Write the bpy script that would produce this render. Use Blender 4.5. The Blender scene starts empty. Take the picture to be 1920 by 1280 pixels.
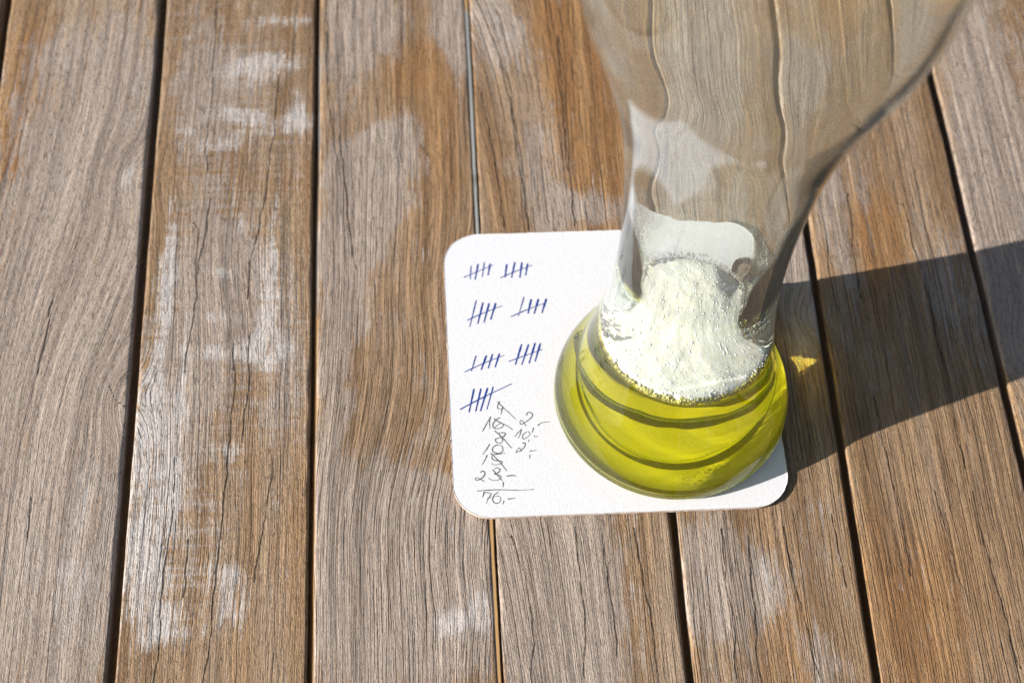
import bpy, math, random
import numpy as np
from mathutils import Vector, Matrix

random.seed(7)
rng = np.random.default_rng(11)
sc = bpy.context.scene
col = sc.collection
MM = 0.1                                            # scene unit is the centimetre
K = MM / 0.001                                      # scene units per metre
sc.unit_settings.scale_length = 0.01

# ------------------------------------------------------------------ camera
F_PX, CAM_H = 3090.97, 416.86                     # focal length in photo pixels, height over table in mm
CR = Vector((0.99838094, -0.04888925, 0.02907489))
CU = Vector((0.02738850, 0.86116999, 0.50757869))
CF = Vector((0.04985356, 0.50596057, -0.8611147))
cd = bpy.data.cameras.new('camera')
cam = bpy.data.objects.new('camera', cd)
col.objects.link(cam)
cam.matrix_world = Matrix(((CR.x, CU.x, -CF.x, 0), (CR.y, CU.y, -CF.y, 0), (CR.z, CU.z, -CF.z, CAM_H * MM), (0, 0, 0, 1)))
cd.sensor_width = 36.0
cd.lens = 36.0 * F_PX / 1920.0
cd.clip_start = 0.01 * K
cd.clip_end = 60.0 * K
cd.dof.use_dof = True
cd.dof.focus_distance = 0.445 * K
cd.dof.aperture_fstop = 12.5 / K
sc.camera = cam


def T(px, py, z=0.0):
    """photo pixel -> point (mm) on the horizontal plane at height z (mm)"""
    d = CF + CR * ((px - 960) / F_PX) - CU * ((py - 640) / F_PX)
    t = (CAM_H - z) / -d.z
    return d.x * t, d.y * t


# ------------------------------------------------------------------ world, sun, exposure
SUN_EL, SUN_AZ = math.radians(25.5), math.radians(194.5)      # azimuth (from +X, anticlockwise) the light comes FROM
w = bpy.data.worlds.new('World')
sc.world = w
w.use_nodes = True
nt = w.node_tree
bg = nt.nodes['Background']
sky = nt.nodes.new('ShaderNodeTexSky')
sky.sky_type = 'NISHITA'
sky.sun_disc = False
sky.sun_elevation = SUN_EL
sky.sun_rotation = math.radians(90) - SUN_AZ
sky.air_density = 1.0
sky.dust_density = 1.5
nt.links.new(sky.outputs[0], bg.inputs[0])
bg.inputs[1].default_value = 0.066
ld = bpy.data.lights.new('sun', 'SUN')
ld.energy = 5.0
ld.angle = math.radians(0.5)
ld.color = (1.0, 0.955, 0.90)
sun = bpy.data.objects.new('sun', ld)
col.objects.link(sun)
sdir = Vector((math.cos(SUN_EL) * math.cos(SUN_AZ), math.cos(SUN_EL) * math.sin(SUN_AZ), math.sin(SUN_EL)))
sun.rotation_euler = sdir.to_track_quat('Z', 'Y').to_euler()
ld.cycles.is_caustics_light = True
sc.view_settings.view_transform = 'Standard'
sc.view_settings.look = 'None'
sc.view_settings.exposure = 0.74
sc.view_settings.gamma = 1.0
sc.render.engine = 'CYCLES'
cy = sc.cycles
cy.use_denoising = True
cy.denoising_prefilter = 'NONE'
cy.max_bounces = 24
cy.transmission_bounces = 20
cy.transparent_max_bounces = 16
cy.glossy_bounces = 8
cy.diffuse_bounces = 3
cy.caustics_reflective = True
cy.caustics_refractive = True
cy.blur_glossy = 0.3
cy.sample_clamp_indirect = 12.0


# ------------------------------------------------------------------ helpers
def tag(o, label=None, cat=None, group=None, kind=None):
    for k, v in (('label', label), ('category', cat), ('group', group), ('kind', kind)):
        if v:
            o[k] = v
    return o


def mesh_obj(name, verts, faces, mat=None, parent=None, smooth=False, mats=None, midx=None):
    me = bpy.data.meshes.new(name)
    me.from_pydata([tuple(v) for v in verts], [], [tuple(f) for f in faces])
    if mats:
        for m in mats:
            me.materials.append(m)
        me.polygons.foreach_set('material_index', midx)
    elif mat:
        me.materials.append(mat)
    me.polygons.foreach_set('use_smooth', [smooth] * len(me.polygons))
    me.update()
    o = bpy.data.objects.new(name, me)
    col.objects.link(o)
    if parent:
        o.parent = parent
    return o


def empty(name, loc=(0, 0, 0), rz=0.0):
    o = bpy.data.objects.new(name, None)
    o.empty_display_size = 0.01 * K
    o.location = loc
    o.rotation_euler = (0, 0, rz)
    col.objects.link(o)
    return o


class NT:
    """small node-tree writer"""
    def __init__(s, name):
        s.m = bpy.data.materials.new(name)
        s.m.use_nodes = True
        s.t = s.m.node_tree
        s.t.nodes.clear()
        s.out = s.t.nodes.new('ShaderNodeOutputMaterial')

    def n(s, typ, **kw):
        nd = s.t.nodes.new(typ)
        for k, v in kw.items():
            setattr(nd, k, v)
        return nd

    def put(s, sock, v):
        if isinstance(v, bpy.types.NodeSocket):
            s.t.links.new(v, sock)
        elif v is not None:
            sock.default_value = v

    def math(s, op, a, b=None, c=None, clamp=False):
        nd = s.n('ShaderNodeMath', operation=op, use_clamp=clamp)
        s.put(nd.inputs[0], a)
        if b is not None:
            s.put(nd.inputs[1], b)
        if c is not None:
            s.put(nd.inputs[2], c)
        return nd.outputs[0]

    def comb(s, x, y, z=0.0):
        nd = s.n('ShaderNodeCombineXYZ')
        s.put(nd.inputs[0], x); s.put(nd.inputs[1], y); s.put(nd.inputs[2], z)
        return nd.outputs[0]

    def noise(s, vec, scale=1.0, detail=2.0, rough=0.5, dist=0.0, out=0):
        nd = s.n('ShaderNodeTexNoise')
        s.put(nd.inputs['Vector'], vec)
        nd.inputs['Scale'].default_value = scale
        nd.inputs['Detail'].default_value = detail
        nd.inputs['Roughness'].default_value = rough
        nd.inputs['Distortion'].default_value = dist
        return nd.outputs[out]

    def ss(s, v, a, b, lo=0.0, hi=1.0):
        nd = s.n('ShaderNodeMapRange', interpolation_type='SMOOTHSTEP')
        s.put(nd.inputs[0], v)
        s.put(nd.inputs[1], a); s.put(nd.inputs[2], b)
        s.put(nd.inputs[3], lo); s.put(nd.inputs[4], hi)
        return nd.outputs[0]

    def mix(s, f, a, b, mode='MIX'):
        nd = s.n('ShaderNodeMix', data_type='RGBA', blend_type=mode)
        s.put(nd.inputs[0], f)
        s.put(nd.inputs[6], a if not isinstance(a, tuple) else a + (1.0,))
        s.put(nd.inputs[7], b if not isinstance(b, tuple) else b + (1.0,))
        return nd.outputs[2]

    def surf(s, sh):
        s.t.links.new(sh, s.out.inputs['Surface'])
        return s.m


def vnoise(x, y, seed=0):
    """2-D gradient-ish value noise, numpy, range about -1..1"""
    xi, yi = np.floor(x).astype(np.int64), np.floor(y).astype(np.int64)
    xf, yf = x - xi, y - yi
    u, v = xf * xf * xf * (xf * (xf * 6 - 15) + 10), yf * yf * yf * (yf * (yf * 6 - 15) + 10)

    def h(a, b):
        n = (a * 374761393 + b * 668265263 + seed * 974634777) & 0xffffffff
        n = ((n ^ (n >> 13)) * 1274126177) & 0xffffffff
        return ((n ^ (n >> 16)) & 0xffffff) / float(0xffffff) * 2 - 1
    a, b, c, d = h(xi, yi), h(xi + 1, yi), h(xi, yi + 1), h(xi + 1, yi + 1)
    return a + (b - a) * u + (c - a) * v + (a - b - c + d) * u * v


def fbm(x, y, seed=0, o=3):
    s, a = 0, 1.0
    for i in range(o):
        s = s + a * vnoise(x * 2 ** i, y * 2 ** i, seed + i * 17)
        a *= .5
    return s


# ------------------------------------------------------------------ weathered teak
def teak_material():
    k = NT('weathered_teak')
    fl = k.n('ShaderNodeAttribute', attribute_name='flow')        # x: across the grain (mm), y: along (mm), z: plank seed
    sp = k.n('ShaderNodeSeparateXYZ'); k.put(sp.inputs[0], fl.outputs['Vector'])
    P, V, S = sp.outputs
    tn = k.n('ShaderNodeAttribute', attribute_name='tone')        # r weathered grey, g bleached white, b orange-brown
    ts = k.n('ShaderNodeSeparateColor'); k.put(ts.inputs[0], tn.outputs['Color'])
    tg, tw, to = ts.outputs
    tc = tn.outputs['Alpha']                                        # cross figure
    st = k.n('ShaderNodeAttribute', attribute_name='style')       # x deep grooves, y short open pores, z fineness
    q = k.n('ShaderNodeSeparateXYZ'); k.put(q.inputs[0], st.outputs['Vector'])
    GR, TK, BD = q.outputs
    # waviness of the fibres
    wob = k.noise(k.comb(k.math('MULTIPLY', P, .10), k.math('MULTIPLY', V, .018), S), 1, 2)
    Pw = k.math('ADD', P, k.math('MULTIPLY', k.math('SUBTRACT', wob, .5), 1.0))
    wob2 = k.noise(k.comb(k.math('MULTIPLY', P, .8), k.math('MULTIPLY', V, .30), S), 1, 2)
    Pw = k.math('ADD', Pw, k.math('MULTIPLY', k.math('SUBTRACT', wob2, .5), .32))

    def g(fx, fy, off=0.0, det=2.0, r=.5):
        return k.noise(k.comb(k.math('MULTIPLY', Pw, fx), k.math('MULTIPLY', V, fy), k.math('ADD', S, off)), 1, det, r)
    fib = g(1.7, .07, 0, 3, .65)          # fibres
    fine = g(5.0, .9, 3, 2, .6)           # finest texture
    tick = g(3.0, .34, 7, 1.2, .5)        # short dark pores
    tick2 = g(4.6, .8, 9, 1, .5)
    rng_ = g(.30, .008, 11, 1.5, .5)      # growth bands
    band = g(.12, .004, 19, 2, .5)
    rip = k.noise(k.comb(k.math('MULTIPLY', P, .05), k.math('MULTIPLY', V, .62), S), 1, 4, .65)    # curly figure
    blo = k.noise(k.comb(k.math('MULTIPLY', P, .13), k.math('MULTIPLY', V, .06), k.math('ADD', S, 5)), 1, 5, .62)
    spk = k.noise(k.comb(k.math('MULTIPLY', P, 2.2), k.math('MULTIPLY', V, 1.7), S), 1, 2, .6)

    def cen(v, m):
        return k.math('MULTIPLY', k.math('SUBTRACT', v, .5), m)

    def line(nz, wdt):
        d = k.math('ABSOLUTE', k.math('SUBTRACT', nz, .5))
        return k.ss(d, 0.0, wdt, 1.0, 0.0)
    def strands(f, warp, wdt, seed, m):
        """constant-width lines at irregular spacing across the grain: f per mm, half width in mm"""
        nd = k.n('ShaderNodeTexVoronoi', voronoi_dimensions='1D', feature='DISTANCE_TO_EDGE')
        wq = k.math('ADD', k.math('MULTIPLY', Pw, f), k.math('ADD', k.math('MULTIPLY', S, 3.1), seed))
        wq = k.math('ADD', wq, k.math('MULTIPLY', k.math('SUBTRACT', g(f * .6, .02, seed, 2, .55), .5), warp))
        k.put(nd.inputs['W'], wq)
        nd.inputs['Scale'].default_value = 1.0
        return k.math('MULTIPLY', k.ss(nd.outputs['Distance'], 0.0, wdt * f, 1.0, 0.0), m)
    m1 = k.ss(g(.25, .014, 53, 2, .5), .46, .51)
    m2 = k.ss(g(.6, .045, 59, 2, .5), .47, .53)
    m3 = k.ss(g(1.2, .11, 61, 2, .5), .50, .56)
    c1 = strands(.10, .5, .21, 5.3, m1)
    c2 = strands(.30, .8, .13, 9.1, k.ss(g(.35, .03, 67, 2, .5), .50, .54))
    c3 = strands(.68, 1.0, .20, 14.7, m2)
    c4 = strands(1.45, 1.0, .15, 21.9, m3)
    mk = k.n('ShaderNodeAttribute', attribute_name='mark').outputs['Fac']     # distance (mm) to drawn checks and dents
    mkn = k.math('ADD', mk, k.math('ADD', cen(g(2.0, .25, 71, 2, .6), .55), cen(g(.6, .05, 73, 1, .5), .25)))
    c5 = k.ss(mkn, .10, .34, 1.0, 0.0)
    cracks = k.math('MAXIMUM', k.math('MAXIMUM', c1, k.math('MULTIPLY', c2, .85)), 0.0)
    cracks = k.math('MULTIPLY', cracks, k.math('ADD', k.math('MULTIPLY', GR, .7), .3))
    cracks = k.math('MAXIMUM', cracks, c5)
    gm = k.math('MULTIPLY', k.math('MAXIMUM', c3, k.math('MULTIPLY', c4, .75)), GR)
    tickm = k.math('MULTIPLY', k.math('MAXIMUM', k.ss(tick, .60, .66), k.math('MULTIPLY', k.ss(tick2, .62, .69), .8)), TK)
    # colours
    brown = k.mix(k.ss(rng_, .38, .62), (.220, .130, .064), (.315, .200, .108))
    brown = k.mix(k.math('MULTIPLY', k.ss(band, .38, .66), BD), brown, (.355, .262, .182))
    orange = k.mix(k.ss(rng_, .40, .60), (.245, .122, .044), (.345, .192, .080))
    oe = k.math('ADD', to, k.math('ADD', cen(fib, .7), cen(blo, .5)))
    c = k.mix(k.ss(oe, .15, .85), brown, orange)
    grey = k.mix(k.ss(rng_, .3, .7), (.305, .240, .192), (.415, .335, .272))
    ge = k.math('ADD', k.math('ADD', tg, cen(blo, 1.1)), k.math('ADD', cen(fib, 2.1), cen(fine, .5)))
    ge = k.math('ADD', ge, k.math('MULTIPLY', cen(rip, 1.8), tc))
    c = k.mix(k.ss(ge, .30, .70), c, grey)
    we = k.math('ADD', k.math('ADD', tw, cen(blo, 1.4)), k.math('ADD', cen(fib, 2.4), cen(spk, .8)))
    we = k.math('ADD', we, k.math('MULTIPLY', cen(rip, .85), k.math('ADD', tc, .1)))
    c = k.mix(k.math('MULTIPLY', k.ss(we, .38, 1.05), .80), c, (.56, .52, .485))
    # a little variation of every fibre
    def scl(cc, f):
        nd = k.n('ShaderNodeVectorMath', operation='SCALE'); k.put(nd.inputs[0], cc); k.put(nd.inputs['Scale'], f); return nd.outputs[0]
    c = scl(c, k.ss(fib, .25, .75, 1.12, .84))
    c = scl(c, k.ss(fine, .2, .8, .90, 1.08))
    c = k.mix(k.math('MULTIPLY', gm, .70), c, (.095, .052, .026))
    c = k.mix(k.math('MULTIPLY', tickm, .65), c, (.085, .048, .026))
    c = k.mix(k.math('MULTIPLY', cracks, .85), c, (.030, .017, .010))
    # relief
    h = k.math('MULTIPLY', fib, -.24)
    h = k.math('ADD', h, k.math('MULTIPLY', fine, .09))
    h = k.math('ADD', h, k.math('MULTIPLY', spk, .11))
    h = k.math('SUBTRACT', h, k.math('MULTIPLY', gm, .30))
    h = k.math('SUBTRACT', h, k.math('MULTIPLY', tickm, .16))
    h = k.math('SUBTRACT', h, k.math('MULTIPLY', cracks, .35))
    b = k.n('ShaderNodeBump')
    b.inputs['Strength'].default_value = 1.0
    b.inputs['Distance'].default_value = 0.0013 * K
    k.put(b.inputs['Height'], h)
    bs = k.n('ShaderNodeBsdfPrincipled')
    k.put(bs.inputs['Base Color'], c)
    bs.inputs['Roughness'].default_value = .62
    bs.inputs['Specular IOR Level'].default_value = .3
    k.put(bs.inputs['Normal'], b.outputs[0])
    return k.surf(bs.outputs[0])


TEAK = teak_material()
STYLE = [(.6, .5, .5), (.02, .75, .9), (.30, .8, .5), (1.0, .45, .35), (.65, .6, .9), (.9, .5, .8), (1.0, .5, .5), (.45, .8, .7), (.7, .6, .5)]

# gap lines: x (mm) at y=250 and slope dx/dy, gap width
GAPS = [(-187.0, .000, 2.2), (-135.4, -.006, 2.4), (-85.3, .0018, 2.5), (-33.74, -.0006, 1.7), (15.92, -.0023, 1.55),
        (66.42, .0041, 2.0), (116.74, .0091, 2.1), (167.29, -.0070, 2.2), (218.0, .002, 2.2), (268.5, 0.0, 2.2)]
Y0, Y1 = 40.0, 640.0

# tone paint: (plank, kind, px, py, rx, ry, rot, weight) positions are photo pixels turned to table mm; radii in mm
PAINT = []


def pt(kind, px, py, rx, ry, wgt=1.0, rot=0.0):
    x, y = T(px, py)
    PAINT.append((kind, x, y, rx, ry, math.radians(rot), wgt))


# plank far left: mauve grey, warm left edge
pt('g', 150, 300, 26, 60, .85); pt('g', 150, 1000, 34, 60, 1.0); pt('g', 170, 620, 30, 34, .5); pt('g', 60, 620, 20, 40, .5); pt('w', 190, 1000, 14, 22, .40); pt('w', 90, 1130, 12, 25, .3)
pt('g', 240, 130, 10, 40, .3); pt('w', 250, 190, 5, 14, .35); pt('w', 240, 330, 1.5, 6, .6, -15); pt('w', 100, 360, 8, 12, .3)
pt('o', 20, 250, 5, 50, .8); pt('o', 80, 120, 4, 50, .5); pt('g', 90, 780, 26, 8, -.5, 25); pt('o', 5, 420, 3, 30, .6)
# second plank: brown with bleached patches
for a in [(490, 115, 14, 6, .8), (505, 235, 13, 5, .95), (455, 215, 14, 3, .7), (420, 275, 7, 3, .8), (560, 200, 4, 12, .5), (370, 65, 4, 3, .6),
          (345, 250, 5, 2.5, .6), (520, 40, 16, 3, .5), (385, 320, 5, 8, .35), (320, 480, 2.2, 20, .8), (305, 560, 2.5, 18, .75), (515, 400, 2.5, 16, .55),
          (505, 560, 3.5, 22, .8), (455, 660, 14, 3, .55), (480, 650, 7, 7, .75), (280, 800, 5, 24, .85), (265, 950, 6, 26, 1.0), (300, 1000, 4, 20, .6),
          (275, 1150, 8, 12, .75), (380, 1180, 12, 6, .45), (425, 590, 6, 3, .6), (395, 510, 10, 2, .5), (345, 700, 2, 22, .6), (450, 380, 1.5, 12, .6),
          (330, 850, 2, 22, .5), (400, 1090, 7, 8, .45), (440, 830, 9, 5, .3), (440, 1120, 5, 10, .45)]:
    pt('w', *a[:4], a[4] * 1.15)
for a in [(430, 160, 12, 22, .6), (370, 180, 10, 40, .5), (430, 500, 14, 18, .8), (360, 640, 12, 26, .6), (540, 640, 6, 30, .5), (300, 900, 12, 44, .7), (520, 800, 10, 9, .4),
          (400, 420, 12, 18, .5), (540, 260, 10, 16, .5), (430, 650, 14, 14, .6)]:
    pt('g', *a)
pt('c', 440, 120, 24, 60, 1.0); pt('c', 420, 560, 24, 60, 1.0); pt('c', 360, 1000, 20, 60, .7)
for a in [(560, 350, 8, 14, .35), (450, 330, 16, 7, .35), (560, 1000, 8, 40, .45), (330, 330, 6, 12, .4), (320, 120, 4, 30, .3), (420, 800, 6, 25, .25)]:
    pt('o', *a)
# third plank: golden brown with grey patches
pt('o', 760, 300, 22, 60, .35); pt('o', 770, 130, 10, 10, .5); pt('o', 830, 250, 6, 40, .35)
for a in [(690, 30, 12, 18, 1.05), (650, 100, 7, 20, .8), (850, 60, 4, 17, .9), (845, 20, 6, 14, .7), (735, 265, 9, 11, 1.2), (700, 330, 10, 14, 1.0), (690, 400, 9, 14, .9),
          (640, 500, 7, 40, .75), (650, 430, 10, 14, .5), (720, 560, 10, 22, .2), (750, 940, 18, 10, .9), (660, 1000, 12, 24, .8), (830, 1000, 14, 14, .9),
          (700, 1180, 18, 24, .9), (870, 1120, 10, 20, .9), (620, 780, 5, 30, .5), (800, 780, 8, 16, .35), (780, 1080, 12, 20, .6)]:
    pt('g', *a)
for a in [(870, 1000, 8, 9, .45), (870, 1150, 9, 4, .85), (900, 1110, 5, 3, .7), (835, 1180, 4, 5, .6), (720, 985, 4, 3, .35), (740, 940, 10, 3, .25), (690, 900, 6, 5, .25), (620, 1210, 6, 14, .25)]:
    pt('w', *a)
# fourth plank
pt('o', 1080, 130, 12, 70, .95); pt('o', 1130, 200, 8, 50, .9); pt('o', 950, 330, 10, 30, .4); pt('o', 1010, 60, 7, 24, .35)
for a in [(920, 50, 7, 20, 1.1), (960, 60, 6, 9, .7), (1110, 400, 14, 9, .8), (1060, 370, 9, 5, .5), (1010, 300, 7, 22, .55), (1000, 1100, 16, 34, .9), (1060, 1160, 12, 30, .7), (1150, 1150, 10, 30, .4)]:
    pt('g', *a)
for a in [(925, 30, 4, 9, .6), (950, 70, 4, 4, .5)]:
    pt('w', *a)
pt('o', 1110, 1010, 9, 8, .35); pt('o', 1180, 1180, 6, 26, .35)
# fifth plank (glass stands on it)
for a in [(1320, 1080, 9, 22, .75), (1370, 1120, 9, 16, .5), (1440, 1080, 5, 10, .8), (1300, 60, 16, 40, .8), (1250, 300, 20, 40, .7), (1500, 560, 6, 22, .7), (1480, 480, 6, 20, .8), (1540, 1240, 8, 12, .5), (1540, 1020, 10, 20, .3)]:
    pt('g', *a)
for a in [(1435, 1070, 3, 7, .55), (1330, 1090, 4, 5, .25), (1250, 90, 8, 12, .4)]:
    pt('w', *a)
pt('o', 1440, 1220, 9, 22, .45); pt('o', 1500, 1180, 5, 24, .35); pt('o', 1480, 1000, 12, 18, .25)
# sixth plank
for a in [(1560, 380, 6, 30, .6), (1760, 500, 9, 24, .5), (1620, 330, 4, 18, .4), (1600, 640, 8, 20, .25), (1500, 150, 16, 30, .6)]:
    pt('g', *a)
for a in [(1660, 420, 9, 22, .75), (1640, 560, 9, 20, .4), (1700, 1150, 16, 34, .7), (1600, 60, 10, 34, .5), (1850, 1100, 14, 30, .35)]:
    pt('o', *a)
# seventh plank
for a in [(1840, 130, 14, 60, .9), (1880, 420, 14, 34, .95), (1880, 620, 8, 20, .6)]:
    pt('g', *a)
pt('w', 1870, 60, 10, 14, .35)

# flow bends: (px, py, rx, ry, amp_mm)
BEND = [(240, 330, 9, 14, 5.0), (235, 745, 8, 12, 6.0), (430, 480, 12, 30, 3.0), (760, 950, 16, 22, 1.5), (890, 1150, 9, 10, -1.0), (740, 280, 3, 3, .8),
        (980, 560, 14, 60, 5.0), (1505, 590, 5, 7, 3.0), (1900, 640, 10, 14, 4.0), (1420, 1000, 12, 24, 1.5), (400, 1020, 12, 20, -2.0)]
BENDM = [(*T(a, b), rx, ry, am) for a, b, rx, ry, am in BEND]


MARKS = [[(440, 640), (437, 760), (425, 900), (405, 1100), (385, 1280)], [(330, 850), (325, 960), (310, 1060), (300, 1180), (292, 1290)],
         [(405, 0), (400, 180), (388, 270), (392, 320)], [(525, 140), (515, 260), (497, 370), (475, 480), (465, 560)], [(352, 400), (372, 430), (370, 560), (345, 700)],
         [(395, 370), (385, 440), (372, 520)], [(470, 620), (462, 760), (455, 830)], [(515, 860), (500, 960), (478, 1090)], [(355, 1010), (347, 1120)],
         [(640, 250), (655, 430), (672, 505)], [(612, 60), (618, 190), (640, 330)], [(960, 180), (975, 300), (992, 430)], [(905, 170), (930, 300), (945, 425)], [(1045, 60), (1060, 210), (1078, 425)],
         [(960, 1000), (990, 1090), (1002, 1210), (1000, 1280)], [(1190, 985), (1215, 1120), (1238, 1260)], [(1080, 985), (1095, 1120), (1100, 1270)], [(1130, 1000), (1145, 1100), (1160, 1230)],
         [(1355, 990), (1365, 1100), (1380, 1200), (1385, 1290)], [(1405, 1000), (1420, 1200), (1432, 1290)], [(1470, 985), (1500, 1130), (1540, 1270)], [(1560, 960), (1590, 1100)],
         [(1825, 918), (1837, 980), (1857, 1048), (1878, 1131), (1899, 1200), (1917, 1256)], [(1753, 918), (1774, 989), (1798, 1078), (1816, 1120)], [(1693, 380), (1718, 464), (1735, 519), (1752, 600), (1765, 680)],
         [(1790, 781), (1811, 878)], [(1640, 740), (1665, 860), (1690, 960), (1712, 1080)], [(1590, 360), (1605, 470), (1615, 560)],
         [(788, 265), (808, 293)], [(823, 284), (829, 292)], [(200, 720), (215, 750), (236, 762)], [(1518, 1107), (1520, 1109)], [(100, 560), (85, 640), (70, 700)], [(60, 930), (52, 1010)]]
MARKM = [[T(a, b) for a, b in m] for m in MARKS]


def gap_x(i, y):
    gx, sl, wd = GAPS[i]
    return gx + sl * (y - 250.0) + 0.12 * vnoise(y / 23.0, y * 0 + i, 5) + .05 * vnoise(y / 5.0, y * 0 + i, 6)


def plank(i, parent, fine):
    du, dv = (.36, 1.1) if fine else (1.2, 4.0)
    nv = int((Y1 - Y0) / dv)
    ys = np.linspace(Y0, Y1, nv + 1)
    xl = gap_x(i, ys) + GAPS[i][2] / 2
    xr = gap_x(i + 1, ys) - GAPS[i + 1][2] / 2
    wid = float(np.mean(xr - xl))
    nu = int(wid / du)
    s = np.linspace(0, 1, nu + 1)
    # arris profile columns: sides first
    R = 0.9
    side = np.array([-20.0, -12.0, -6.0, -3.0, -1.6])
    X = xl[:, None] + s[None, :] * (xr - xl)[:, None]
    Y = np.repeat(ys[:, None], nu + 1, 1)
    e = np.minimum(X - xl[:, None], xr[:, None] - X)
    rr = R * (1 + .5 * vnoise(Y / 9.0, X * 0 + i * 3.1, 9))
    Z = -np.where(e < rr, rr - np.sqrt(np.clip(rr ** 2 - (rr - e) ** 2, 0, None)), 0)
    # flow
    xc = X - (xl + xr)[:, None] / 2
    psi = xc.copy()
    if i == 1:                     # far left plank: grain runs slanting
        sh = 10.0 * (1 / (1 + np.exp((Y - 265) / 26.0)) - .5) * 3.2
        psi = psi + sh * (0.55 + .45 * np.tanh((xc + 10) / 25))
    if i == 3:
        psi = psi + 10.0 / (1 + np.exp((Y - 215) / 15.0)) * (1 - .5 * np.exp(-((xc + 24) / 10) ** 2)) + 3 * np.exp(-((Y - 262) / 22) ** 2) * (xc / 25 + .6)
    if i == 4:
        psi = psi + .16 * (Y - 250) * np.clip(1.0 - (xc + 25) / 34.0, 0, 1)
    psi = psi + 1.3 * vnoise(X / 60, Y / 80.0, 40 + i) + .25 * vnoise(X / 15, Y / 40.0, 50 + i)
    for bx, by, rx, ry, am in BENDM:
        if xl.min() - 12 < bx < xr.max() + 12:
            psi = psi + am * np.exp(-((X - bx) / rx) ** 2 - ((Y - by) / ry) ** 2)
    # relief that is real geometry
    hgt = .09 * vnoise(psi / 1.3, Y / 45.0, 60 + i) + .06 * vnoise(psi / .75, Y / 18.0, 70 + i) + .12 * vnoise(psi / 5.0, Y / 90.0, 80 + i)
    Z = Z + hgt - .12 + .25 * vnoise(X / 40, Y / 80, 90 + i)
    if not fine:
        Z = Z * .6
    # left / right skirts
    LX = xl[:, None] + 0 * side[None, :]; RX = xr[:, None] + 0 * side[None, :]
    Xa = np.hstack([LX + .04 * vnoise(ys[:, None] / 3, side[None, :] / 2., 3), X, RX[:, ::-1]])
    Ya = np.hstack([np.repeat(ys[:, None], 5, 1), Y, np.repeat(ys[:, None], 5, 1)])
    Za = np.hstack([np.repeat(side[None, :], nv + 1, 0), Z, np.repeat(side[::-1][None, :], nv + 1, 0)])
    Pa = np.hstack([np.repeat(psi[:, :1], 5, 1) + side[None, :], psi, np.repeat(psi[:, -1:], 5, 1) - side[::-1][None, :]])
    ncol = Xa.shape[1]
    # bottom closes with one strip
    idx = np.arange((nv + 1) * ncol).reshape(nv + 1, ncol)
    q = np.stack([idx[:-1, :-1], idx[:-1, 1:], idx[1:, 1:], idx[1:, :-1]], -1).reshape(-1, 4)
    qb = np.stack([idx[:-1, -1], idx[:-1, 0], idx[1:, 0], idx[1:, -1]], -1)
    q = np.vstack([q, qb]).astype(np.int32)
    co = np.stack([Xa, Ya, Za], -1).reshape(-1, 3).astype(np.float32) * MM
    me = bpy.data.meshes.new('plank')
    me.vertices.add(len(co)); me.vertices.foreach_set('co', co.ravel())
    nq = len(q)
    me.loops.add(nq * 4); me.loops.foreach_set('vertex_index', q.ravel())
    me.polygons.add(nq)
    me.polygons.foreach_set('loop_start', np.arange(0, nq * 4, 4, dtype=np.int32))
    me.polygons.foreach_set('loop_total', np.full(nq, 4, np.int32))
    me.polygons.foreach_set('use_smooth', np.ones(nq, bool))
    me.update(calc_edges=True)
    # attributes
    fa = me.attributes.new('flow', 'FLOAT_VECTOR', 'POINT')
    fv = np.stack([Pa + i * 71.0, Ya, np.full_like(Pa, i * 13.7)], -1).reshape(-1, 3).astype(np.float32)
    fa.data.foreach_set('vector', fv.ravel())
    SG, ST, SB = STYLE[i]
    sa = me.attributes.new('style', 'FLOAT_VECTOR', 'POINT')
    gvar = np.clip(SG + .25 * vnoise(Xa / 22, Ya / 50, 700 + i), 0, 1)
    sa.data.foreach_set('vector', np.stack([gvar, np.full_like(gvar, ST), np.full_like(gvar, SB)], -1).reshape(-1, 3).astype(np.float32).ravel())
    dm = np.full_like(Xa, 3.0)
    for m in MARKM:
        if max(p[0] for p in m) < xl.min() - 2 or min(p[0] for p in m) > xr.max() + 2:
            continue
        for (ax, ay), (bx, by) in zip(m, m[1:]):
            ex, ey = bx - ax, by - ay
            L2 = ex * ex + ey * ey
            wx = Xa - .35 * vnoise(Ya / 4.0, Xa * 0 + 1.3, 801) - .5 * vnoise(Ya / 13.0, Xa * 0 + 2.3, 802)
            t = np.clip(((wx - ax) * ex + (Ya - ay) * ey) / L2, 0, 1)
            dm = np.minimum(dm, np.hypot(wx - ax - t * ex, Ya - ay - t * ey))
    me.attributes.new('mark', 'FLOAT', 'POINT').data.foreach_set('value', dm.astype(np.float32).ravel())
    tone = {'g': np.zeros_like(Xa), 'w': np.zeros_like(Xa), 'o': np.zeros_like(Xa), 'c': np.zeros_like(Xa)}
    out = (Ya > 400) | (Ya < 125) | (Xa < -150) | (Xa > 210)
    tone['g'] += np.where(out, .45 + .4 * fbm(Xa / 30, Ya / 45, 200 + i), 0) + .06
    tone['o'] += np.where(out, .3 + .3 * fbm(Xa / 20, Ya / 60, 300 + i), 0)
    jx = 2.5 * fbm(Xa / 9, Ya / 14, 400); jy = 5 * fbm(Xa / 12, Ya / 15, 500)
    for kd, bx, by, rx, ry, ro, wg in PAINT:
        if bx < xl.min() - 3 or bx > xr.max() + 3:
            continue
        dx, dy = Xa + jx * min(1, rx / 8) - bx, Ya + jy * min(1, ry / 10) - by
        c, sn = math.cos(ro), math.sin(ro)
        a, b = (c * dx + sn * dy) / rx, (-sn * dx + c * dy) / ry
        tone[kd] += wg * np.exp(-(a * a + b * b) ** 1.3 * .8)
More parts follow.
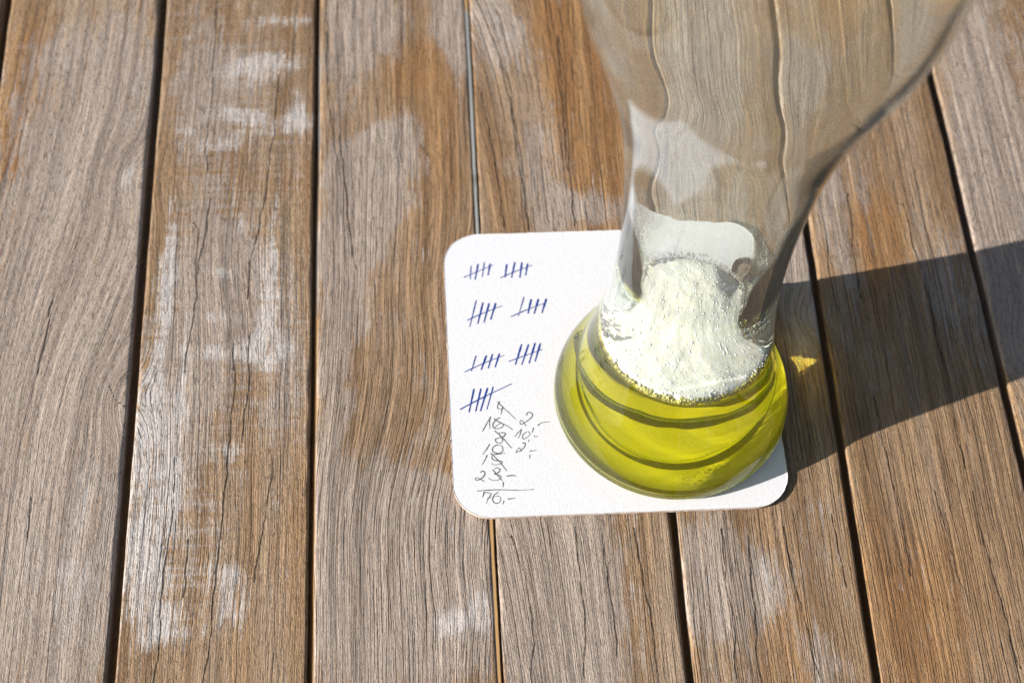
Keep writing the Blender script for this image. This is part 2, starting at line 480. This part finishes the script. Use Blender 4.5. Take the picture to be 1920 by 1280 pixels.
    tv = np.stack([np.clip(tone['g'], 0, 1), np.clip(tone['w'], 0, 1), np.clip(tone['o'], 0, 1), np.clip(tone['c'] + .1, 0, 1)], -1)
    ta = me.attributes.new('tone', 'FLOAT_COLOR', 'POINT')
    ta.data.foreach_set('color', tv.reshape(-1, 4).astype(np.float32).ravel())
    me.materials.append(TEAK)
    o = bpy.data.objects.new('plank', me)
    col.objects.link(o)
    o.parent = parent
    return o


table = empty('table', (0, 0, 0))
tag(table, 'slatted outdoor table top of weathered brown and grey teak planks', 'table')
planks = [plank(i, table, 1 <= i <= 7) for i in range(0, 9)]


def simple(name, colr, rough=.6, spec=.5, bump=None):
    k = NT(name)
    bs = k.n('ShaderNodeBsdfPrincipled')
    bs.inputs['Base Color'].default_value = colr + (1,)
    bs.inputs['Roughness'].default_value = rough
    bs.inputs['Specular IOR Level'].default_value = spec
    return k.surf(bs.outputs[0])


def box(name, x0, x1, y0, y1, z0, z1, mat, parent=None):
    v = [(x, y, z) for z in (z0, z1) for y in (y0, y1) for x in (x0, x1)]
    v = [(a * MM, b * MM, c * MM) for a, b, c in v]
    f = [(0, 2, 3, 1), (4, 5, 7, 6), (0, 1, 5, 4), (1, 3, 7, 5), (3, 2, 6, 7), (2, 0, 4, 6)]
    return mesh_obj(name, v, f, mat, parent)


# ------------------------------------------------------------------ ground far below the table
def ground_material():
    k = NT('sandy_ground')
    tc = k.n('ShaderNodeTexCoord')
    nz = k.noise(tc.outputs['Object'], 30 / K, 4, .6)
    c = k.mix(nz, (.42, .24, .09), (.52, .31, .13))
    bs = k.n('ShaderNodeBsdfPrincipled'); k.put(bs.inputs['Base Color'], c); bs.inputs['Roughness'].default_value = .9
    return k.surf(bs.outputs[0])


def stone_material():
    k = NT('pale_paving_stone')
    tc = k.n('ShaderNodeTexCoord')
    nz = k.noise(tc.outputs['Object'], 22 / K, 4, .6)
    c = k.mix(nz, (.27, .28, .265), (.36, .37, .35))
    bs = k.n('ShaderNodeBsdfPrincipled'); k.put(bs.inputs['Base Color'], c); bs.inputs['Roughness'].default_value = .8
    return k.surf(bs.outputs[0])


g = box('ground', -6000, 6000, -6000, 6000, -760, -720, ground_material())
tag(g, kind='structure')
sm = stone_material()
ya, yb, yc = T(906, 560, -700)[1], T(893, 337, -700)[1], T(880, 20, -700)[1]
pave = empty('pavement', (0, 0, -720 * MM))
tag(pave, kind='structure')
for r_, (p0, p1) in enumerate([(ya, yb - 3), (yb + 3, yc)]):
    for c_ in range(-4, 5):
        x0 = c_ * 400.0 - 200
        v = [(x, y, z) for z in (-4, 20) for y in (p0, p1) for x in (x0 + 2, x0 + 398)]
        sl = mesh_obj('paving_slab', [(a_ * MM, b_ * MM, c__ * MM) for a_, b_, c__ in v], [(0, 2, 3, 1), (4, 5, 7, 6), (0, 1, 5, 4), (1, 3, 7, 5), (3, 2, 6, 7), (2, 0, 4, 6)], sm, pave)


# ------------------------------------------------------------------ beer mat
CX, CY, PSI, CT = 52.085, 235.32, 0.00665, 1.4


def paper_material():
    k = NT('mat_board')
    tc = k.n('ShaderNodeTexCoord')
    o = tc.outputs['Object']
    mp = k.n('ShaderNodeMapping'); k.put(mp.inputs[0], o)
    mp.inputs['Scale'].default_value = (1, 1, 1)
    n1 = k.noise(mp.outputs[0], 2600 / K, 3, .65, .6)
    n2 = k.noise(mp.outputs[0], 1500 / K, 3, .65, .8)
    n3 = k.noise(mp.outputs[0], 30 / K, 3, .5)
    c = k.mix(k.ss(n2, .3, .7), (.675, .67, .68), (.725, .72, .728))
    c = k.mix(k.math('MULTIPLY', k.ss(n1, .60, .75), .25), c, (.58, .55, .53))
    c = k.mix(k.math('MULTIPLY', k.ss(n3, .55, .75), .15), c, (.70, .68, .65))
    b = k.n('ShaderNodeBump'); b.inputs['Strength'].default_value = .5; b.inputs['Distance'].default_value = .00016 * K
    k.put(b.inputs['Height'], k.math('ADD', n2, k.math('MULTIPLY', n1, .5)))
    bs = k.n('ShaderNodeBsdfPrincipled'); k.put(bs.inputs['Base Color'], c); bs.inputs['Roughness'].default_value = .85
    bs.inputs['Specular IOR Level'].default_value = .2
    k.put(bs.inputs['Normal'], b.outputs[0])
    return k.surf(bs.outputs[0])


PAPER = paper_material()
PULP = simple('pulp_edge', (.55, .44, .36), .95, .1)


def rounded_square(hw, r, n):
    P = []
    for cx_, cy_, a0 in ((hw - r, hw - r, 0), (-hw + r, hw - r, 90), (-hw + r, -hw + r, 180), (hw - r, -hw + r, 270)):
        for j in range(n + 1):
            a = math.radians(a0 + 90 * j / n)
            P.append((cx_ + r * math.cos(a), cy_ + r * math.sin(a)))
    return P


mat_root = empty('beer_mat', (CX * MM, CY * MM, .35 * MM), PSI)
tag(mat_root, 'square white cardboard beer mat with rounded corners, blue tally marks and pencil sums', 'beer mat')
ring = []
base = rounded_square(47, 10.5, 14)
dense = []
for a, b in zip(base, base[1:] + base[:1]):
    L = math.dist(a, b)
    m = max(1, int(L / 1.0))
    for j in range(m):
        dense.append((a[0] + (b[0] - a[0]) * j / m, a[1] + (b[1] - a[1]) * j / m))
N = len(dense)
vs, fs, mi = [], [], []
lv = [(0.0, -.35), (0.25, 0.0), (.28, .3), (.22, .8), (.12, CT - .12 - .35), (-.22, CT - .35)]
# (outward offset, z) rings; offsets relative to outline, slight fraying
lv = [(-.25, 0.0), (.0, .2), (.03, .7), (.0, 1.15), (-.25, CT - .35 - 0.0)]
for li, (off, z) in enumerate(lv):
    for j, (x, y) in enumerate(dense):
        L = math.hypot(x, y)
        fr = off + float(.10 * vnoise(np.array(j * .9), np.array(li * .7), 77)) * (1 if 0 < li < 4 else .4)
        vs.append(((x + fr * x / L) * MM, (y + fr * y / L) * MM, (z if li < 4 else CT - .35) * MM))
for li in range(len(lv) - 1):
    for j in range(N):
        fs.append((li * N + j, li * N + (j + 1) % N, (li + 1) * N + (j + 1) % N, (li + 1) * N + j)); mi.append(1 if li < 3 else 0)
fs.append(tuple((len(lv) - 1) * N + j for j in range(N))); mi.append(0)
fs.append(tuple(N - 1 - j for j in range(N))); mi.append(1)
board = mesh_obj('board', vs, fs, None, mat_root, False, [PAPER, PULP], mi)
ZT = CT - .35                                   # top of the board in mat space (mm)


def ink_material(name, colr, lo, hi, sc_, spread=.5):
    k = NT(name)
    tc = k.n('ShaderNodeTexCoord')
    n1 = k.noise(tc.outputs['Object'], sc_ / K, 3, .7)
    at = k.n('ShaderNodeAttribute', attribute_name='press')
    m = k.math('ADD', n1, k.math('MULTIPLY', k.math('SUBTRACT', at.outputs['Fac'], .5), spread))
    c = k.mix(k.ss(m, lo, hi), (.68, .675, .70), colr)
    bs = k.n('ShaderNodeBsdfPrincipled'); k.put(bs.inputs['Base Color'], c); bs.inputs['Roughness'].default_value = .7
    bs.inputs['Specular IOR Level'].default_value = .2
    return k.surf(bs.outputs[0])


BLUE = ink_material('blue_ballpoint_ink', (.006, .036, .24), .16, .38, 4200)
LEAD = ink_material('pencil_lead', (.05, .05, .05), .26, .54, 3600)
cp, sp_ = math.cos(PSI), math.sin(PSI)


def to_mat(px, py):
    x, y = T(px, py, CT)
    dx, dy = x - CX, y - CY
    return cp * dx + sp_ * dy, -sp_ * dx + cp * dy


def crom(P, closed=False, n=7):
    if len(P) == 2:
        return [(P[0][0] + (P[1][0] - P[0][0]) * t / 10, P[0][1] + (P[1][1] - P[0][1]) * t / 10) for t in range(11)]
    Q = [P[0]] + list(P) + [P[-1]]
    out = []
    for i in range(1, len(Q) - 2):
        for j in range(n):
            t = j / n
            p = []
            for d in (0, 1):
                a, b, c, e = Q[i - 1][d], Q[i][d], Q[i + 1][d], Q[i + 2][d]
                p.append(.5 * (2 * b + (c - a) * t + (2 * a - 5 * b + 4 * c - e) * t * t + (3 * b - a - 3 * c + e) * t ** 3))
            out.append(tuple(p))
    out.append(P[-1])
    return out


CROP = {5: (860, 470, 8.535), 6: (860, 620, 7.11), 7: (880, 740, 11.294), 8: (880, 830, 9.847)}
stroke_id = [0]


def writing(name, crop, strokes, wdt, mat, taper=None, label=None):
    vs, fs, pr = [], [], []
    ox, oy, s_ = CROP[crop]
    for st in strokes:
        wd = wdt
        curved = len(st) > 3
        if isinstance(st[-1], (int, float)):
            wd = st[-1]; st = st[:-1]
        stroke_id[0] += 1
        pts = [to_mat(ox + a / s_, oy + b / s_) for a, b in st]
        pts = crom(pts)
        z = ZT + .012 + .002 * (stroke_id[0] % 23)
        n = len(pts)
        b0 = len(vs)
        for j, (x, y) in enumerate(pts):
            a, b = pts[max(0, j - 1)], pts[min(n - 1, j + 1)]
            tx, ty = b[0] - a[0], b[1] - a[1]
            L = math.hypot(tx, ty) or 1
            t = j / (n - 1)
            ww = wd * (.72 + .28 * math.sin(math.pi * min(1, t * 1.3 + .12))) * random.uniform(.85, 1.12) / 2
            if taper:
                ww *= 1 - taper * t ** 2
            nx, ny = -ty / L * ww, tx / L * ww
            for sg in (1, 0, -1):
                vs.append(((x + nx * sg) * MM, (y + ny * sg) * MM, z * MM))
                pr.append((.35 if sg else 1.0) * (1 - .3 * t))
        for j in range(n - 1):
            for q in (0, 1):
                k = b0 + j * 3 + q
                fs.append((k, k + 1, k + 4, k + 3))
    o = mesh_obj(name, vs, fs, mat, mat_root)
    o.data.attributes.new('press', 'FLOAT', 'POINT').data.foreach_set('value', pr)
    if label:
        o['label'] = label
    return o


TB = .60
writing('tally_group', 5, [[(200, 240), (185, 460), .46], [(312, 210), (262, 465)], [(412, 185), (378, 420), .46], [(505, 205), (468, 395)], [(80, 428), (110, 415), (300, 335), (548, 230), .34]], TB, BLUE)
writing('tally_group', 5, [[(770, 215), (742, 425)], [(900, 180), (845, 435)], [(1012, 185), (978, 435)], [(1103, 205), (1070, 395)], [(668, 437), (900, 335), (1180, 228), .34]], TB, BLUE)
writing('tally_group', 5, [[(282, 790), (178, 1215), .44], [(388, 830), (305, 1170)], [(487, 838), (403, 1150)], [(592, 838), (510, 1105)], [(130, 1115), (400, 995), (700, 880), .34]], TB, BLUE)
writing('tally_group', 5, [[(1045, 740), (955, 1045), .32], [(1160, 775), (1108, 1005)], [(1275, 770), (1207, 1010)], [(1402, 768), (1330, 998)], [(838, 1055), (1100, 940), (1370, 840), .34]], TB, BLUE)
writing('tally_group', 6, [[(232, 330), (168, 540), .34], [(368, 330), (300, 520)], [(452, 310), (393, 500)], [(545, 300), (487, 485)], [(78, 550), (350, 425), (610, 325), .36]], TB, BLUE)
writing('tally_group', 6, [[(840, 180), (755, 455)], [(932, 180), (840, 455)], [(1020, 160), (938, 435)], [(1090, 165), (1018, 410)], [(668, 408), (900, 325), (1120, 248), .34]], TB, BLUE)
writing('tally_group', 6, [[(205, 772), (138, 1085)], [(297, 770), (227, 1070)], [(385, 760), (290, 1070)], [(460, 745), (375, 1050), .44], [(18, 1048), (230, 935), (400, 850), (710, 705), .40]], TB, BLUE)
TP = .32
writing('pencil_number', 7, [[(640, 135), (600, 230), (598, 280), (640, 300), (740, 280)], [(700, 270), (665, 425)], [(595, 150), (720, 270), (980, 510)]], TP, LEAD)
writing('pencil_number', 7, [[(275, 775), (360, 620), (450, 460)], [(450, 460), (425, 560), (435, 720)],
                             [(650, 480), (560, 530), (500, 620), (510, 690), (580, 720), (680, 690), (720, 640), (690, 610), (620, 620), (540, 690)],
                             [(520, 500), (600, 560), (820, 670), (915, 740)]], TP, LEAD)
writing('pencil_number', 7, [[(620, 810), (700, 800), (765, 830), (720, 880), (600, 920), (545, 950), (580, 1010), (650, 1020), (700, 980), (690, 920), (640, 860), (610, 820)],
                             [(530, 755), (720, 930), (890, 1130)]], TP, LEAD)
writing('pencil_number', 7, [[(1210, 440), (1225, 385), (1280, 370), (1335, 410), (1310, 480), (1200, 570), (1100, 625), (1070, 600), (1080, 540), (1130, 560), (1200, 660), .30],
                             [(1455, 655), (1530, 590), (1710, 568), .34]], TP, LEAD)
writing('pencil_number', 7, [[(960, 885), (1030, 800), (1105, 720)], [(1105, 720), (1080, 820), (1035, 920)],
                             [(1215, 780), (1150, 830), (1125, 890), (1140, 930), (1200, 915), (1280, 840), (1270, 790), (1225, 780)],
                             [(1360, 690), (1330, 810)], [(1365, 860), (1400, 885), (1450, 880), .32], [(1270, 945), (1248, 1000)]], TP, LEAD)
writing('pencil_number', 7, [[(1130, 1040), (1150, 1010), (1185, 1030), (1170, 1090), (1100, 1170), (1000, 1215), (990, 1200), (1060, 1120), (1100, 1200)],
                             [(1270, 1190), (1425, 1172)], [(1282, 1262), (1275, 1345)]], TP, LEAD)
writing('pencil_number', 8, [[(375, 15), (330, 100), (245, 215), .36], [(500, 35), (435, 90), (430, 150), (500, 190), (580, 180), (620, 130), (600, 60), (540, 40), (470, 60)],
                             [(440, 215), (540, 205), (660, 190), .34]], TP, LEAD)
writing('pencil_number', 8, [[(330, 220), (290, 310), (235, 400), .32], [(415, 240), (420, 290), (460, 320), (540, 330), (605, 345), (590, 380), (520, 400), (440, 405), (410, 370)],
                             [(390, 190), (560, 350), (690, 520)]], TP, LEAD)
writing('pencil_number', 8, [[(205, 550), (240, 515), (285, 550), (270, 610), (200, 670), (130, 690), (108, 660), (140, 640), (200, 670), (275, 715)],
                             [(460, 480), (510, 460), (565, 490), (540, 540), (460, 575), (520, 580), (580, 620), (570, 660), (490, 695), (400, 680), (350, 650), .30],
                             [(425, 490), (500, 580), (610, 700)], [(625, 720), (618, 815), .34], [(685, 615), (800, 600), (860, 615), .38]], TP, LEAD)
writing('pencil_line', 8, [[(145, 888), (500, 865), (900, 872), (1190, 858), .30]], TP, LEAD)
writing('pencil_number', 8, [[(270, 905), (262, 950), (240, 1005)], [(265, 905), (350, 920), (410, 930)], [(410, 930), (350, 1030), (315, 1115)], [(330, 1025), (405, 1005)],
                             [(540, 905), (460, 960), (430, 1040), (460, 1100), (530, 1110), (580, 1050), (560, 990), (500, 980), (440, 1000)],
                             [(640, 1060), (620, 1130), .34], [(710, 1035), (850, 1020), .36]], TP, LEAD)

# ------------------------------------------------------------------ wheat beer glass and beer
GX, GY = 68.45, 224.2
OUT = [(29.0, .22), (31.6, .6), (33.3, 1.8), (33.5, 3.6), (33.0, 7.2), (31.4, 12), (29.2, 16.5), (27.6, 20), (26.8, 23), (25.8, 28), (23.9, 38.6), (22.2, 50.6), (21.15, 64), (21.0, 78.6), (21.5, 93.6), (22.6, 108.6),
       (25.2, 128.6), (30.4, 148.6), (35.6, 165), (38.4, 178), (40.0, 192), (40.8, 210), (40.4, 228), (39.6, 240)]
INN = [(0, 2.4), (8, 2.4), (16, 2.4), (24, 2.4), (29.6, 2.2), (32.0, 3.6), (31.7, 7.5), (29.9, 12), (27.2, 16.5), (25.2, 20), (24.2, 23), (22.6, 29.5), (20.9, 37), (18.75, 47), (17.45, 57), (17.3, 66), (18.05, 79), (19.25, 93), (20.5, 108), (23.0, 128), (28.2, 148),
       (33.5, 165), (36.4, 178), (38.0, 192), (38.9, 210), (38.6, 228), (38.0, 240)]
LEVEL = 36.8


def smooth_profile(P, n=6):
    Q = [P[0]] + P + [P[-1]]
    o = []
    for i in range(1, len(Q) - 2):
        t0 = 0.0
        ds = [max(1e-6, math.dist(Q[i + k], Q[i + k + 1]) ** .5) for k in (-1, 0, 1)]
        if i == 1: ds[0] = ds[1]
        if i == len(Q) - 3: ds[2] = ds[1]
        p0, p1, p2, p3 = [np.array(Q[i + k], float) for k in (-1, 0, 1, 2)]
        if i == 1: p0 = 2 * p1 - p2
        if i == len(Q) - 3: p3 = 2 * p2 - p1
        m1 = ds[1] * ((p1 - p0) / ds[0] - (p2 - p0) / (ds[0] + ds[1]) + (p2 - p1) / ds[1])
        m2 = ds[1] * ((p2 - p1) / ds[1] - (p3 - p1) / (ds[1] + ds[2]) + (p3 - p2) / ds[2])
        for j in range(n):
            t = j / n
            h = (2 * t ** 3 - 3 * t ** 2 + 1) * p1 + (t ** 3 - 2 * t ** 2 + t) * m1 + (-2 * t ** 3 + 3 * t ** 2) * p2 + (t ** 3 - t ** 2) * m2
            o.append((float(h[0]), float(h[1])))
    o.append(tuple(map(float, P[-1])))
    return o


OUTS = smooth_profile(OUT, 6)
INNS = smooth_profile(INN, 6)


def inner_r(z):
    zz = [p[1] for p in INNS]; rr = [p[0] for p in INNS]
    return float(np.interp(z, zz[6:], rr[6:]))


def lathe(name, prof, seg, mat, parent, attr=None, capstart=False, capend=False):
    vs, fs = [], []
    at = []
    rings = []
    for pi, (r, z) in enumerate(prof):
        if r < 1e-5:
            rings.append([len(vs)]); vs.append((0, 0, z * MM)); at.append(attr[pi] if attr else 0)
        else:
            rings.append(list(range(len(vs), len(vs) + seg)))
            for s in range(seg):
                a = 2 * math.pi * s / seg
                vs.append((r * math.cos(a) * MM, r * math.sin(a) * MM, z * MM)); at.append(attr[pi] if attr else 0)
    for A, B in zip(rings, rings[1:]):
        for s in range(seg):
            t = (s + 1) % seg
            if len(A) == 1:
                fs.append((A[0], B[t], B[s]))
            elif len(B) == 1:
                fs.append((A[s], A[t], B[0]))
            else:
                fs.append((A[s], A[t], B[t], B[s]))
    o = mesh_obj(name, vs, fs, mat, parent, True)
    return o


def glass_material():
    k = NT('clear_glass')
    gl = k.n('ShaderNodeBsdfGlass')
    gl.inputs['IOR'].default_value = 1.5
    gl.inputs['Roughness'].default_value = 0.0
    gl.inputs['Color'].default_value = (.985, 1.0, .985, 1)
    # thin dried film, its white also adding pale sky haze to the glass
    tc = k.n('ShaderNodeTexCoord')
    n = k.noise(tc.outputs['Object'], 60 / K, 3, .6)
    df = k.n('ShaderNodeBsdfDiffuse'); df.inputs['Color'].default_value = (.85, .85, .83, 1)
    mx = k.n('ShaderNodeMixShader')
    sx = k.n('ShaderNodeSeparateXYZ'); k.put(sx.inputs[0], tc.outputs['Object'])
    k.put(mx.inputs[0], k.math('MULTIPLY', k.ss(n, .25, .8, .018, .045), k.ss(sx.outputs[2], 34 * MM, 50 * MM)))
    k.t.links.new(gl.outputs[0], mx.inputs[1]); k.t.links.new(df.outputs[0], mx.inputs[2])
    return k.surf(mx.outputs[0])


def beer_material():
    k = NT('golden_beer')
    geo = k.n('ShaderNodeAttribute', attribute_name='open_top')
    ior = k.math('ADD', k.math('MULTIPLY', geo.outputs['Fac'], 1.333 - .889), .889)
    gl = k.n('ShaderNodeBsdfRefraction')
    gl.inputs['Roughness'].default_value = 0.0
    gl = k.n('ShaderNodeBsdfGlass')
    gl.inputs['Roughness'].default_value = 0.0
    k.put(gl.inputs['IOR'], ior)
    gl.inputs['Color'].default_value = (.998, .982, .40, 1)
    va = k.n('ShaderNodeVolumeAbsorption')
    va.inputs['Color'].default_value = (.975, .92, .02, 1)
    va.inputs['Density'].default_value = 24.0 / K
    k.t.links.new(va.outputs[0], k.out.inputs['Volume'])
    return k.surf(gl.outputs[0])


GZ = CT - .06                                   # foot sunk a hair into the board, added so sunlight reaches it
glass_root = empty('beer_glass', (GX * MM, GY * MM, GZ * MM))
tag(glass_root, 'tall waisted wheat beer glass, nearly empty, standing on the white beer mat', 'glass')
# outline of the glass solid: punt under the foot, outside, rim, inside down to the beer level
punt = [(0, 0.0)] + [(float(r_), 0.0) for r_ in np.linspace(.75, 26.6, 48)]
rim = [(39.3, 240.7), (38.8, 240.95), (38.3, 240.7)]
inner_down = [p for p in INNS[::-1] if p[1] > LEVEL + .3] + [(inner_r(LEVEL), LEVEL)]
gb = lathe('glass_body', punt + OUTS + rim + inner_down, 224, glass_material(), glass_root)
# air hollows made up to put shade bands in the foot; rest touches board
for v in gb.data.vertices:
    x, y, z = v.co.x / MM, v.co.y / MM, v.co.z / MM
    r = math.hypot(x, y)
    if z < .01 and r < 26.0:
        p = max(0.0, 1 - abs(r - 17.8) / 2.5)
        q = max(0.0, 1 - abs(math.hypot(x, y - 23.5) - 19.0) / 3.0) if y < 16 else 0.0
        p = max(p, q)
        v.co.z = MM * .75 * p * p * (3 - 2 * p) if p > 0 else 0.0
    elif r > 12 and z > 1.0:                # faint ripples of moulded glass
        rip_ = .045 * float(vnoise(np.array(x / r * 5 + 9), np.array(y / r * 5 + z / 6.5), 951)) + .03 * float(vnoise(np.array(x / r * 2.5), np.array(y / r * 2.5 + z / 16), 952))
        rip_ *= 1.0 - .75 * min(1.0, max(0.0, (z - 36) / 20.0))
        v.co.x *= 1 + rip_ / r
        v.co.y *= 1 + rip_ / r
# beer
beer_side = [p for p in INNS if p[1] < LEVEL - .3]
rl = inner_r(LEVEL)
side = beer_side + [(rl, LEVEL)]
beer = empty('beer', (GX * MM, GY * MM, GZ * MM))
tag(beer, 'last sip of yellow wheat beer in the foot of the glass', 'beer')
BM = beer_material()
side_pts = side
vs_prof = side_pts + [(rl - .0, LEVEL)]
# one closed mesh; the top disc carries open_top = 1 on its faces
top = [(rl, LEVEL), (rl - .5, LEVEL - .25), (rl - 1.4, LEVEL - .45), (rl * .6, LEVEL - .5), (0, LEVEL - .5)]
bo = lathe('beer_liquid', side + top[1:], 224, BM, beer)
nside = len(side)
fa = bo.data.attributes.new('open_top', 'FLOAT', 'FACE')
vals = []
for f in bo.data.polygons:
    c = f.center
    n = f.normal
    vals.append(1.0 if (n.z > .3 and c.z > (LEVEL - 1.0) * MM) else 0.0)
fa.data.foreach_set('value', vals)


# ------------------------------------------------------------------ foam
def foam_material():
    k = NT('beer_foam')
    tc = k.n('ShaderNodeTexCoord')
    v = k.n('ShaderNodeTexVoronoi', feature='F1'); k.put(v.inputs['Vector'], tc.outputs['Object']); v.inputs['Scale'].default_value = 1500 / K
    v2 = k.n('ShaderNodeTexVoronoi', feature='F1'); k.put(v2.inputs['Vector'], tc.outputs['Object']); v2.inputs['Scale'].default_value = 620 / K
    n = k.noise(tc.outputs['Object'], 160 / K, 3, .6)
    h = k.math('SUBTRACT', 1.0, k.math('MULTIPLY', v.outputs['Distance'], 1.0))
    h = k.math('SUBTRACT', h, k.math('MULTIPLY', k.math('MULTIPLY', v2.outputs['Distance'], k.ss(n, .45, .65)), 1.3))
    b = k.n('ShaderNodeBump'); b.inputs['Strength'].default_value = .35; b.inputs['Distance'].default_value = .00016 * K
    k.put(b.inputs['Height'], h)
    c = k.mix(k.ss(v.outputs['Distance'], .25, .6), (.86, .85, .80), (.83, .81, .68))
    c = k.mix(k.math('MULTIPLY', k.ss(n, .5, .72), .30), c, (.88, .86, .66))
    bs = k.n('ShaderNodeBsdfPrincipled'); k.put(bs.inputs['Base Color'], c); bs.inputs['Roughness'].default_value = .45
    bs.inputs['Specular IOR Level'].default_value = .4
    bs.inputs['Subsurface Weight'].default_value = .7
    bs.inputs['Subsurface Radius'].default_value = (1.0, .95, .75)
    bs.inputs['Subsurface Scale'].default_value = 1.6 * MM
    k.put(bs.inputs['Normal'], b.outputs[0])
    return k.surf(bs.outputs[0])


def bubble_material(name, colr, tr):
    k = NT(name)
    gl = k.n('ShaderNodeBsdfGlass'); gl.inputs['IOR'].default_value = 1.2; gl.inputs['Roughness'].default_value = 0.0
    gl.inputs['Color'].default_value = colr + (1,)
    bs = k.n('ShaderNodeBsdfPrincipled'); bs.inputs['Base Color'].default_value = colr + (1,); bs.inputs['Roughness'].default_value = .2
    mx = k.n('ShaderNodeMixShader'); mx.inputs[0].default_value = tr
    k.t.links.new(bs.outputs[0], mx.inputs[1]); k.t.links.new(gl.outputs[0], mx.inputs[2])
    return k.surf(mx.outputs[0])


def foam_h(x, y):
    r = np.hypot(x, y)
    f = np.clip((y + 12) / 26.0, 0, 1); f = f * f * (3 - 2 * f)
    h = 1.0 + 7.5 * f + 1.8 * (1 - (r / 21.0) ** 2)
    hole = np.exp(-(((x - 16.5) / 5.5) ** 2 + ((y - 8) / 9.0) ** 2))
    h = h * (1 - .55 * hole)
    h = h + .28 * fbm(x / 7.0, y / 7.0, 900, 3) + .05 * vnoise(x / 1.1, y / 1.1, 910)
    return h


def foam_edge(a):
    return 0.965 - .04 * abs(float(fbm(np.array(a * 5.0), np.array(0.3), 920, 3)))


def build_foam():
    vs, fs = [], []
    nr, na = 56, 200
    zb = LEVEL - .9
    for i in range(nr + 1):
        t = i / nr
        for j in range(na):
            a = 2 * math.pi * j / na
            R = rl * foam_edge(j / na * 6.28) if True else rl
            r = R * t
            x, y = r * math.cos(a), r * math.sin(a)
            hh = float(foam_h(np.array(x), np.array(y)))
            z = LEVEL + hh
            if t > .93:
                z = LEVEL + hh * (1 - ((t - .93) / .07) ** 2 * .5)
            ri = inner_r(z) - .12
            k = min(1.0, ri / max(r, 1e-6))
            vs.append((x * k * MM, y * k * MM, z * MM))
    for i in range(nr):
        for j in range(na):
            k2 = (j + 1) % na
            fs.append((i * na + j, (i + 1) * na + j, (i + 1) * na + k2, i * na + k2))
    b0 = len(vs)
    for j in range(na):
        a = 2 * math.pi * j / na
        R = rl * foam_edge(j / na * 6.28) - .3
        vs.append((R * math.cos(a) * MM, R * math.sin(a) * MM, zb * MM))
    for j in range(na):
        k2 = (j + 1) % na
        fs.append((nr * na + j, b0 + j, b0 + k2, nr * na + k2))
    fs.append(tuple(b0 + j for j in range(na))[::-1])
    return mesh_obj('foam', vs, fs, foam_material(), beer, True)


foam = build_foam()


def spheres(name, items, mat, parent, kind=None):
    # low icosphere instances joined
    bpy_me = bpy.data.meshes.new('tmp')
    import bmesh
    bm = bmesh.new(); bmesh.ops.create_icosphere(bm, subdivisions=2, radius=1.0)
    bv = np.array([v.co[:] for v in bm.verts]); bf = np.array([[v.index for v in f.verts] for f in bm.faces]); bm.free()
    bpy.data.meshes.remove(bpy_me)
    n = len(items)
    it = np.array(items)
    V = (bv[None] * it[:, 3][:, None, None] + it[:, None, :3]) * MM
    Fc = (bf[None] + (np.arange(n) * len(bv))[:, None, None]).reshape(-1, 3).astype(np.int32)
    me = bpy.data.meshes.new(name)
    me.vertices.add(n * len(bv)); me.vertices.foreach_set('co', V.reshape(-1).astype(np.float32))
    m = len(Fc)
    me.loops.add(m * 3); me.loops.foreach_set('vertex_index', Fc.ravel())
    me.polygons.add(m); me.polygons.foreach_set('loop_start', np.arange(0, m * 3, 3, dtype=np.int32)); me.polygons.foreach_set('loop_total', np.full(m, 3, np.int32))
    me.polygons.foreach_set('use_smooth', np.ones(m, bool))
    me.update(calc_edges=True)
    me.materials.append(mat)
    o = bpy.data.objects.new(name, me); col.objects.link(o); o.parent = parent
    if kind: o['kind'] = kind
    return o


items = []
for _ in range(1500):
    a = rng.uniform(0, 2 * math.pi); r = rl * .97 * math.sqrt(rng.uniform(0, 1))
    x, y = r * math.cos(a), r * math.sin(a)
    rad = .12 + .36 * rng.uniform() ** 4 + (.12 if r > rl * .8 and rng.uniform() < .3 else 0)
    z = LEVEL + float(foam_h(np.array(x), np.array(y))) - rad * .62
    if r + rad > inner_r(z) - .15: continue
    items.append((x, y, z, rad))
bub = spheres('foam_bubbles', items, bubble_material('foam_bubble', (.93, .92, .86), .12), beer, 'stuff')
items = []
for _ in range(900):                       # thin froth climbing the wall behind the foam
    a = rng.uniform(-.2, math.pi + .2); rad = rng.uniform(.12, .45)
    z = LEVEL + 3 + rng.uniform() ** 1.6 * 11.0 * max(.35, math.sin(a))
    r = inner_r(z) - rad - .08
    items.append((r * math.cos(a), r * math.sin(a), z, rad))
bub3 = spheres('wall_froth', items, bubble_material('wall_froth', (.985, .98, .95), .8), beer, 'stuff')
items = []
for _ in range(1500):
    a = rng.uniform(0, 2 * math.pi); rad = rng.uniform(.18, .62)
    z = LEVEL - .45 + rng.uniform(-.1, 1.3)
    r = inner_r(z) - rad - rng.uniform(.03, .9)
    items.append((r * math.cos(a), r * math.sin(a), z, rad))
bub2 = spheres('rim_bubbles', items, bubble_material('rim_bubble', (.93, .85, .25), .55), beer, 'stuff')
for o in (foam, bub, bub2, bub3):
    o.cycles.is_caustics_receiver = True
for o in (gb, bo):
    o.cycles.is_caustics_caster = True
for o in [board] + planks[:6]:
    o.cycles.is_caustics_receiver = True
